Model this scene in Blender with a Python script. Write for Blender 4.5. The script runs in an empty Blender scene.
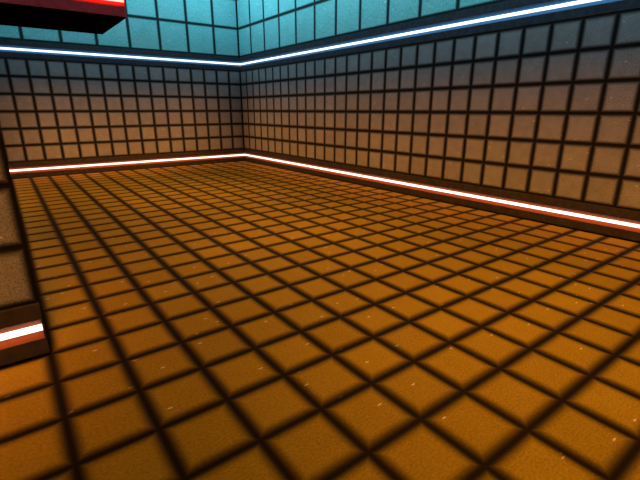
import bpy, math
from mathutils import Vector, Matrix

# One tile of the floor is one unit of the layout below; S turns it into metres.
S = 0.4
scene = bpy.context.scene
COL = scene.collection
RX0, RX1, RY0, RY1, H = -10, 14, -9, 27, 16      # outer extent of the room, in tiles
PX, PY = -2, 3                                   # the left wall's end corner

# ------------------------------------------------------------------ helpers
class MB:
    """Collects faces (with tile-coordinate UVs and a material slot) for ONE mesh object."""
    def __init__(self):
        self.v, self.f, self.uv, self.m = [], [], [], []

    def face(self, pts, uvs=None, m=0):
        i = len(self.v)
        self.v += [tuple(c * S for c in p) for p in pts]
        self.f.append(tuple(range(i, i + len(pts))))
        self.uv += uvs if uvs else [(0.0, 0.0)] * len(pts)
        self.m.append(m)

    def box(self, a, b, m=0):
        x0, y0, z0 = a
        x1, y1, z1 = b
        P = [(x0, y0, z0), (x1, y0, z0), (x1, y1, z0), (x0, y1, z0), (x0, y0, z1), (x1, y0, z1), (x1, y1, z1), (x0, y1, z1)]
        for q in ((0, 3, 2, 1), (4, 5, 6, 7), (0, 1, 5, 4), (1, 2, 6, 5), (2, 3, 7, 6), (3, 0, 4, 7)):
            self.face([P[k] for k in q], [(P[k][0], P[k][1]) for k in q], m)

    def tiles(self, O, U, V, N, nu, nv, pitch, u0, v0, cham, groove, depth, m=0):
        """A field of separate raised tiles with chamfered edges. O origin, U/V in-plane axes, N outward normal."""
        O, U, V, N = map(Vector, (O, U, V, N))
        for i in range(nu):
            for j in range(nv):
                cu, cv = (i + .5) * pitch, (j + .5) * pitch
                h = pitch / 2
                r0, r1, r2 = h - cham, h - groove, h
                rings = []
                for r, d in ((r0, 0.0), (r1, -depth), (r2, -depth)):
                    rings.append([(cu + sx * r, cv + sy * r, d) for sx, sy in ((-1, -1), (1, -1), (1, 1), (-1, 1))])
                P = lambda q: O + U * q[0] + V * q[1] + N * q[2]
                T = lambda q: ((u0 + q[0]) / pitch, (v0 + q[1]) / pitch)
                self.face([P(q) for q in rings[0]], [T(q) for q in rings[0]], m)
                for a, b in ((0, 1), (1, 2)):
                    for k in range(4):
                        l = (k + 1) % 4
                        qs = [rings[b][k], rings[b][l], rings[a][l], rings[a][k]]
                        self.face([P(q) for q in qs], [T(q) for q in qs], m)

    def extrude(self, prof, A, B, N, z, ca, cb, m=0):
        """Sweep a closed profile of (depth behind the face, height) from A to B along a wall face whose
        outward normal is N. ca / cb lengthen (+1) or shorten (-1) each end per unit of depth: mitred corners."""
        A, B, N = Vector(A), Vector(B), Vector(N)
        D = (B - A).normalized()
        up = Vector((0, 0, 1))
        a = [A - D * (d * ca) - N * d + up * (z + h) for d, h in prof]
        b = [B + D * (d * cb) - N * d + up * (z + h) for d, h in prof]
        n = len(prof)
        L = (B - A).length
        acc = 0.0
        for k in range(n):
            l = (k + 1) % n
            w = math.dist(prof[k], prof[l])
            self.face([a[k], b[k], b[l], a[l]], [(0, acc), (L, acc), (L, acc + w), (0, acc + w)], m)
            acc += w
        self.face(list(reversed(a)), None, m)
        self.face(b, None, m)

    def build(self, name, mats, parent=None, origin=None):
        me = bpy.data.meshes.new(name)
        me.from_pydata(self.v, [], self.f)
        uv = me.uv_layers.new(name='tile_uv')
        for k, c in enumerate(self.uv):
            uv.data[k].uv = c
        mats = mats if isinstance(mats, (list, tuple)) else [mats]
        for mt in mats:
            me.materials.append(mt)
        for p, k in zip(me.polygons, self.m):
            p.material_index = k
        import bmesh
        bm = bmesh.new()
        bm.from_mesh(me)
        bmesh.ops.remove_doubles(bm, verts=bm.verts, dist=1e-5)
        bmesh.ops.recalc_face_normals(bm, faces=bm.faces)
        bm.to_mesh(me)
        bm.free()
        o = bpy.data.objects.new(name, me)
        COL.objects.link(o)
        if parent is not None:
            o.parent = parent
            o.matrix_parent_inverse = parent.matrix_world.inverted()
        return o


def smooth(o, deg=40):
    for p in o.data.polygons:
        p.use_smooth = True
    o.data.set_sharp_from_angle(angle=math.radians(deg))


def structure(o):
    o['kind'] = 'structure'
    return o


def thing(name, label, cat, loc, group=None):
    o = bpy.data.objects.new(name, None)
    o.empty_display_size = 0.1
    o.location = [c * S for c in loc]
    COL.objects.link(o)
    o['label'] = label
    o['category'] = cat
    if group:
        o['group'] = group
    bpy.context.view_layer.update()
    return o

# ---------------------------------------------------------------- materials
def new_mat(name):
    m = bpy.data.materials.new(name)
    m.use_nodes = True
    nt = m.node_tree
    return m, nt, nt.nodes['Principled BSDF']


def tile_material(name, base, dark_from, dark_to, edge, brush, rough, spec_amt=0.0, scratch=0.0, strength=0.25, tint=None):
    """Worn stone tile: mottled, brushed, per-tile tone, small scratches, soft-edged dark seam."""
    m, nt, bs = new_mat(name)
    N, L = nt.nodes, nt.links

    def node(t, **k):
        n = N.new(t)
        for a, v in k.items():
            setattr(n, a, v)
        return n

    def math_(op, a, b=None, clamp=False):
        n = node('ShaderNodeMath', operation=op, use_clamp=clamp)
        for i, x in enumerate((a, b)):
            if x is None:
                continue
            if isinstance(x, (int, float)):
                n.inputs[i].default_value = x
            else:
                L.new(x, n.inputs[i])
        return n.outputs[0]

    uv = node('ShaderNodeUVMap', uv_map='tile_uv').outputs[0]
    sep = node('ShaderNodeSeparateXYZ')
    L.new(uv, sep.inputs[0])
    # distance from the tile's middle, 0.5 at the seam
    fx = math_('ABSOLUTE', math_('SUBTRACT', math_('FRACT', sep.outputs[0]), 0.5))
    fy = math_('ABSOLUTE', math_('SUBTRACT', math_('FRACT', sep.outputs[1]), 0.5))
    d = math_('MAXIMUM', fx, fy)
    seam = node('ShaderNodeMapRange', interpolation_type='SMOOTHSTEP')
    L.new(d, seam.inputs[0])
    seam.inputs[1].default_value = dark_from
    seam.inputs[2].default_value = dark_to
    # tone of each tile
    fl = node('ShaderNodeVectorMath', operation='FLOOR')
    L.new(uv, fl.inputs[0])
    wn = node('ShaderNodeTexWhiteNoise', noise_dimensions='2D')
    L.new(fl.outputs[0], wn.inputs[0])
    # cloudy mottling, brushed grain, fine grit
    mp = node('ShaderNodeMapping')
    mp.inputs['Scale'].default_value = brush
    L.new(uv, mp.inputs[0])
    grain = node('ShaderNodeTexNoise')
    grain.inputs['Scale'].default_value = 1.0
    grain.inputs['Detail'].default_value = 4.0
    grain.inputs['Roughness'].default_value = 0.65
    L.new(mp.outputs[0], grain.inputs['Vector'])
    cloud = node('ShaderNodeTexNoise')
    cloud.inputs['Scale'].default_value = 3.0
    cloud.inputs['Detail'].default_value = 3.0
    L.new(uv, cloud.inputs['Vector'])
    mix = math_('ADD', math_('MULTIPLY', grain.outputs[0], 0.85), math_('MULTIPLY', cloud.outputs[0], 0.15))
    tone = math_('ADD', math_('MULTIPLY', math_('SUBTRACT', mix, 0.5), strength * 4), 1.0)
    tone = math_('MULTIPLY', tone, math_('ADD', math_('MULTIPLY', wn.outputs[0], 0.14), 0.93))
    col = node('ShaderNodeMix', data_type='RGBA', blend_type='MULTIPLY')
    col.inputs[0].default_value = 1.0
    col.inputs[6].default_value = (*base, 1)
    L.new(tone, col.inputs[7])
    out = col.outputs[2]
    if tint:
        tm = node('ShaderNodeMix', data_type='RGBA')
        L.new(math_('MULTIPLY', cloud.outputs[0], 0.8), tm.inputs[0])
        L.new(out, tm.inputs[6])
        tm.inputs[7].default_value = (*tint, 1)
        out = tm.outputs[2]
    # pale chips and short scratches
    mp2 = node('ShaderNodeMapping')
    mp2.inputs['Scale'].default_value = (1.7, 5.5, 1)
    mp2.inputs['Rotation'].default_value = (0, 0, 0.6)
    L.new(uv, mp2.inputs[0])
    vo = node('ShaderNodeTexVoronoi', voronoi_dimensions='2D')
    vo.inputs['Scale'].default_value = 1.0
    L.new(mp2.outputs[0], vo.inputs['Vector'])
    near = math_('LESS_THAN', vo.outputs['Distance'], 0.07)
    sc_ = node('ShaderNodeSeparateColor')
    L.new(vo.outputs['Color'], sc_.inputs[0])
    pick = math_('GREATER_THAN', sc_.outputs[0], 0.88)
    chip = math_('MULTIPLY', math_('MULTIPLY', near, pick), scratch)
    cm = node('ShaderNodeMix', data_type='RGBA')
    L.new(chip, cm.inputs[0])
    L.new(out, cm.inputs[6])
    cm.inputs[7].default_value = (0.85, 0.8, 0.72, 1)
    # colour darkens softly towards the seam
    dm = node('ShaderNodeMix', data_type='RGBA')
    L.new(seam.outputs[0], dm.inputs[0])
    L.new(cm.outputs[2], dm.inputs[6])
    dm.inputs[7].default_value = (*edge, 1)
    L.new(dm.outputs[2], bs.inputs['Base Color'])
    bs.inputs['Roughness'].default_value = rough
    bs.inputs['Specular IOR Level'].default_value = spec_amt
    bp = node('ShaderNodeBump')
    bp.inputs['Strength'].default_value = 0.25
    bp.inputs['Distance'].default_value = 0.01
    L.new(grain.outputs[0], bp.inputs['Height'])
    L.new(bp.outputs[0], bs.inputs['Normal'])
    return m


def plain(name, base, rough=0.6, spec=0.2, mottle=0.25, scale=9.0):
    m, nt, bs = new_mat(name)
    N, L = nt.nodes, nt.links
    tc = N.new('ShaderNodeTexCoord')
    no = N.new('ShaderNodeTexNoise')
    no.inputs['Scale'].default_value = scale
    no.inputs['Detail'].default_value = 4
    L.new(tc.outputs['Object'], no.inputs['Vector'])
    rp = N.new('ShaderNodeValToRGB')
    e = rp.color_ramp.elements
    e[0].position, e[1].position = 0.3, 0.7
    e[0].color = (*[c * (1 - mottle) for c in base], 1)
    e[1].color = (*[c * (1 + mottle) for c in base], 1)
    L.new(no.outputs[0], rp.inputs[0])
    L.new(rp.outputs[0], bs.inputs['Base Color'])
    bs.inputs['Roughness'].default_value = rough
    bs.inputs['Specular IOR Level'].default_value = spec
    return m


def lamp_mat(name, colour, strength):
    m, nt, bs = new_mat(name)
    bs.inputs['Base Color'].default_value = (0.8, 0.8, 0.8, 1)
    bs.inputs['Emission Color'].default_value = (*colour, 1)
    bs.inputs['Emission Strength'].default_value = strength
    return m


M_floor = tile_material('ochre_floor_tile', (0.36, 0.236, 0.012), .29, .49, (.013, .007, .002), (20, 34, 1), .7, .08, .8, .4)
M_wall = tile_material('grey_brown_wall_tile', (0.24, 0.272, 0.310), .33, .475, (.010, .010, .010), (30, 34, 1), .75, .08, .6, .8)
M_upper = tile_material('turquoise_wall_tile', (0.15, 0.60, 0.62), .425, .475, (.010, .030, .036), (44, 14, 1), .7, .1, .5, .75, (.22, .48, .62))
M_back = plain('dark_wall_core', (.02, .018, .016), .9, .0)
M_ceil = plain('ceiling_grey', (.10, .11, .12), .9, .0)
M_band = plain('charcoal_fascia', (.038, .036, .036), .6, .2, .3, 14)
M_band_blue_glow = plain('blue_glow_fascia', (.030, .040, .060), .6, .2, .3, 14)  # charcoal band with the blue strip's glow put into its colour
M_ledge = plain('red_glow_fascia', (.80, .12, .17), .6, .15, .2, 10)  # red strip's glow painted into the dark grey edge
M_under = plain('shade_black_underside', (.004, .003, .0035), .95, .0)  # shade beneath the ledge put into its colour as black
M_refl_o = plain('orange_halo_reflector', (.26, .07, .022), .6, .1, .05)  # these reflector colours carry the painted halo of the strips
M_refl_b = plain('blue_halo_reflector', (.04, .15, .30), .6, .1, .05)
M_refl_r = plain('red_halo_reflector', (.80, .03, .02), .6, .1, .05)
M_tube_o = lamp_mat('warm_white_tube', (1.0, 0.72, 0.60), 2.2)
M_tube_b = lamp_mat('cold_white_tube', (0.80, 0.92, 1.0), 1.7)
M_tube_r = lamp_mat('red_white_tube', (1.0, 0.20, 0.15), 4.0)

# ------------------------------------------------------------- the room shell
CH, GR, DP = 0.10, 0.02, 0.022

def wall(name, O, U, N, n, backs):
    """A whole wall: small tiles from 1 to 7, big turquoise tiles from 8 to 16, on a solid core."""
    m = MB()
    O, U, N = Vector(O), Vector(U), Vector(N)
    up = Vector((0, 0, 1))
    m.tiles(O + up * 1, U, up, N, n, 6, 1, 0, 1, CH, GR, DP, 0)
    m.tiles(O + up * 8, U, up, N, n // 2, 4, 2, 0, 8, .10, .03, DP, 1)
    for a, b in backs:
        m.box(a, b, 2)
    return structure(m.build(name, [M_wall, M_upper, M_back]))

T = 0.26                                    # how far the solid core stands behind the tile faces
wall('wall_back', (PX, RY1, 0), (1, 0, 0), (0, -1, 0), RX1 - PX, [((PX - 1, RY1 + T, 0), (RX1 + 1, RY1 + 1, H))])
wall('wall_right', (RX1, RY1, 0), (0, -1, 0), (-1, 0, 0), RY1 - RY0, [((RX1 + T, RY0 - 1, 0), (RX1 + 1, RY1 + T, H))])
wall('wall_left', (PX, PY, 0), (0, 1, 0), (1, 0, 0), RY1 - PY, [((PX - 1.2, PY + 1.2, 0), (PX - T, RY1 + T, H))])
wall('wall_near_left', (RX0, PY, 0), (1, 0, 0), (0, -1, 0), PX - RX0, [((RX0 - 1, PY + T, 0), (PX - T, PY + 1.2, H))])
wall('wall_far_left', (RX0, RY0, 0), (0, 1, 0), (1, 0, 0), PY - RY0, [((RX0 - 1, RY0 - 1, 0), (RX0 - T, PY + T, H))])
wall('wall_front', (RX1, RY0, 0), (-1, 0, 0), (0, 1, 0), RX1 - RX0, [((RX0 - T, RY0 - 1, 0), (RX1 + T, RY0 - T, H))])

m = MB()
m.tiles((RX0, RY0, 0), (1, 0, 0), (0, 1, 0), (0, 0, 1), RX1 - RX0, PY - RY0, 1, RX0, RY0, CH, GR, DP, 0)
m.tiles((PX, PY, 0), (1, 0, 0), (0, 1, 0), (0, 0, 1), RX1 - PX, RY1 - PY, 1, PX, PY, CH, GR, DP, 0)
m.box((RX0 - 1, RY0 - 1, -.6), (RX1 + 1, RY1 + 1, -DP - .01), 1)
structure(m.build('floor', [M_floor, M_back]))
m = MB()
m.box((RX0 - 1, RY0 - 1, H), (RX1 + 1, RY1 + 1, H + .6))
structure(m.build('ceiling', M_ceil))

# ------------------------------- bands between the tile fields, with their light strips
BAND = [(0, .03), (0, .315), (.17, .315), (.17, .685), (0, .685), (0, .97), (.05, 1.0), (T, 1.0), (T, 0), (.05, 0)]
LIP = [(.012, .318), (.125, .44), (.125, .56), (.012, .682), (.03, .684), (.165, .60), (.165, .40), (.03, .316)]
LLIP = [(.012, .308), (.125, .43), (.125, .57), (.012, .692), (.03, .694), (.165, .60), (.165, .40), (.03, .306)]
def tube_profile(r=.057, c=(.085, .5), n=12):
    return [(c[0] + r * math.cos(2 * math.pi * k / n), c[1] + r * math.sin(2 * math.pi * k / n)) for k in range(n)]
TUBE = tube_profile()

# A, B along each wall face, outward normal, corner sign at A and at B
FACES = {
    'back': ((PX, RY1), (RX1, RY1), (0, -1), 1, 1),
    'right': ((RX1, RY1), (RX1, RY0), (-1, 0), 1, 1),
    'left': ((PX, PY + T), (PX, RY1), (1, 0), 0, 1),
    'near': ((RX0, PY), (PX - .015, PY), (0, -1), 1, 0),
    'far': ((RX0, RY0), (RX0, PY), (1, 0), 1, 1),
    'front': ((RX1, RY0), (RX0, RY0), (0, 1), 1, 1),
}
LABELS = {
    ('back', 0): 'glowing orange-white light strip along the foot of the far wall',
    ('back', 7): 'glowing blue-white light strip across the far wall, below the turquoise tiles',
    ('right', 0): 'glowing orange-white light strip along the foot of the long right-hand wall',
    ('right', 7): 'glowing blue-white light strip high on the right-hand wall, below the turquoise tiles',
    ('near', 0): 'short piece of orange-white light strip at the foot of the near wall corner, left edge',
}
n_trim = 0
for key, (A, B, N, ca, cb) in FACES.items():
    A3, B3, N3 = (*A, 0), (*B, 0), (*N, 0)
    for z in (0, 7):
        n_trim += 1
        A3, B3 = (*A, 0), (*B, 0)
        mb = MB()
        mb.extrude(BAND, A3, B3, N3, z, ca, cb)
        if key == 'near':                                   # the end plate at the wall's corner
            mb.box((PX - .015, PY, z + .03), (PX, PY + T, z + .97))
        trim = structure(mb.build(f'trim_{n_trim}', M_band if z == 0 else M_band_blue_glow))
        lab = LABELS.get((key, z))
        if lab:
            mid = ((A[0] + B[0]) / 2 - N[0] * .09, (A[1] + B[1]) / 2 - N[1] * .09, z + .27)
            holder = thing('light_strip', lab, 'light strip', mid,
                           'orange-white light strips at the foot of the walls' if z == 0 else 'blue-white light strips high on the walls')
        else:
            holder = trim                                   # out of the photograph's view
        mb = MB()
        D = (Vector(B3) - Vector(A3)).normalized() * .012    # a hair's gap where two strips meet in a corner
        A3, B3 = Vector(A3) + D, Vector(B3) - D
        mb.extrude(LIP, A3, B3, N3, z, ca, cb)
        mb.build('reflector', M_refl_o if z == 0 else M_refl_b, holder)
        mb = MB()
        mb.extrude(TUBE, A3, B3, N3, z, ca, cb)
        smooth(mb.build('glow_tube', M_tube_o if z == 0 else M_tube_b, holder))

# ------------------------------------------------ ledge jutting from the left wall
lx0, lx1, ly0, ly1, lz = PX, 2, 11, 15, 7
ledge = thing('overhead_ledge', 'dark square ledge with red-lit edge and black shaded underside jutting out high at upper left', 'ledge', ((lx0 + lx1) / 2, (ly0 + ly1) / 2, lz))
mb = MB()
mb.box((lx0 + .02, ly0 + .2, lz + .02), (lx1 - .2, ly1 - .2, lz + .98))
mb.build('slab_core', M_back, ledge)
mb = MB()
mb.box((lx0 + .02, ly0 + .004, lz), (lx1 - .004, ly1 - .004, lz + .019))
mb.build('underside_panel', M_under, ledge)
mb = MB()
mb.tiles((lx0 + .2, ly0 + .2, lz + 1.0), (1, 0, 0), (0, 1, 0), (0, 0, 1), 2, 2, 1.8, 0, 0, .1, .03, .018, 0)
mb.build('top_tiles', M_wall, ledge)
e = .015                                             # thickness of the plates that close the corners
EDGES = [((lx0, ly0, 0), (lx1 - e, ly0, 0), (0, -1, 0)), ((lx1, ly0 + .2, 0), (lx1, ly1 - .2, 0), (1, 0, 0)), ((lx1 - e, ly1, 0), (lx0, ly1, 0), (0, 1, 0))]
LBAND = [(0, .02), (0, .305), (.17, .305), (.17, .695), (0, .695), (0, .98), (.02, 1.0), (.2, 1.0), (.2, .02)]
for i, (A, B, N) in enumerate(EDGES):
    ca = cb = 0
    mb = MB()
    mb.extrude(LBAND, A, B, N, lz, ca, cb)
    if i != 1:
        yy = ly0 if i == 0 else ly1 - .2
        mb.box((lx1 - e, yy, lz + .02), (lx1, yy + .2, lz + .98))
    f = mb.build('edge_fascia', M_ledge, ledge)
    mb = MB()
    mb.extrude(LLIP, A, B, N, lz, ca, cb)
    mb.build('reflector', M_refl_r, f)
    mb = MB()
    mb.extrude(tube_profile(.045), A, B, N, lz, ca, cb)
    t = mb.build('red_glow_tube', M_tube_r, f)
    smooth(t)

# ---------------------------------------------------------------------- lights
def spot(loc, power, colour, half_deg, blend, aim=None, radius=.4):  # unseen spot without a fixture, added to light the floor orange
    l = bpy.data.lights.new('added_floor_spot', 'SPOT')
    l.energy, l.color, l.spot_size, l.spot_blend, l.shadow_soft_size = power, colour, math.radians(half_deg * 2), blend, radius * S
    o = bpy.data.objects.new('added_floor_spot', l)
    o.location = [c * S for c in loc]
    if aim:
        d = Vector(aim) - Vector(loc)
        o.rotation_euler = d.to_track_quat('-Z', 'Y').to_euler()
    COL.objects.link(o)

def bar(loc, sx, sy, power, colour, aim, spread=74):  # unseen area light added to shape the colour gradient on a wall
    l = bpy.data.lights.new('added_wall_fill', 'AREA')
    l.spread = math.radians(spread)
    l.shape, l.size, l.size_y, l.energy, l.color = 'RECTANGLE', sx * S, sy * S, power, colour
    o = bpy.data.objects.new('added_wall_fill', l)
    o.location = [c * S for c in loc]
    d = Vector(aim)
    o.rotation_euler = d.to_track_quat('-Z', 'Y').to_euler()
    COL.objects.link(o)

ORANGE = (1.0, .39, .015)
for x, y, p in ((6.5, -5, 1040), (6, 3, 1030), (6, 11, 980), (5.5, 19, 820)):
    spot((x, y, H - .1), p, ORANGE, 34, 1.0)
spot((1, 22, H - .1), 260, ORANGE, 30, 1.0)
spot((-1, -5, H - .1), 270, ORANGE, 27, 1.0)
AMBER = (1.0, .315, .03)
bar((-1, 10, H - .4), 32, .6, 76, AMBER, (15, 0, -14.3), 23)
bar((5, 12, H - .4), 13.5, .6, 39, AMBER, (0, 15, -14.4), 23)
bar((-5, -7, H - .4), 5, .6, 28, AMBER, (0, 10, -14), 32)
bar((12, 15, H - .4), 20, .6, 20, AMBER, (-14, 0, -13.6), 23)
CYAN = (.50, .90, 1.0)
bar((6, RY1 - 6, H - .4), 15, .6, 43, CYAN, (0, 6, -3.9))
bar((RX1 - 6, 11, H - .4), 30, .6, 135, CYAN, (6, 0, -3.7))

w = bpy.data.worlds.new('World')
scene.world = w
w.use_nodes = True
w.node_tree.nodes['Background'].inputs[0].default_value = (0, 0, 0, 1)

# ---------------------------------------------------------------------- camera
cam = bpy.data.cameras.new('Camera')
cam.sensor_fit = 'HORIZONTAL'
cam.sensor_width = 36
cam.lens = 36 * 415.71 / 640
cam.clip_start = .02
co = bpy.data.objects.new('Camera', cam)
COL.objects.link(co)
co.location = (-2.0065 * S, -5.0097 * S, 4.1307 * S)
co.rotation_euler = (math.radians(90 - 17.4616), 0, math.radians(-36.6966))
scene.camera = co

vs = scene.view_settings
vs.view_transform = 'Standard'
vs.look = 'None'
vs.exposure = 0.0
vs.gamma = 1.0
vs.use_curve_mapping = False
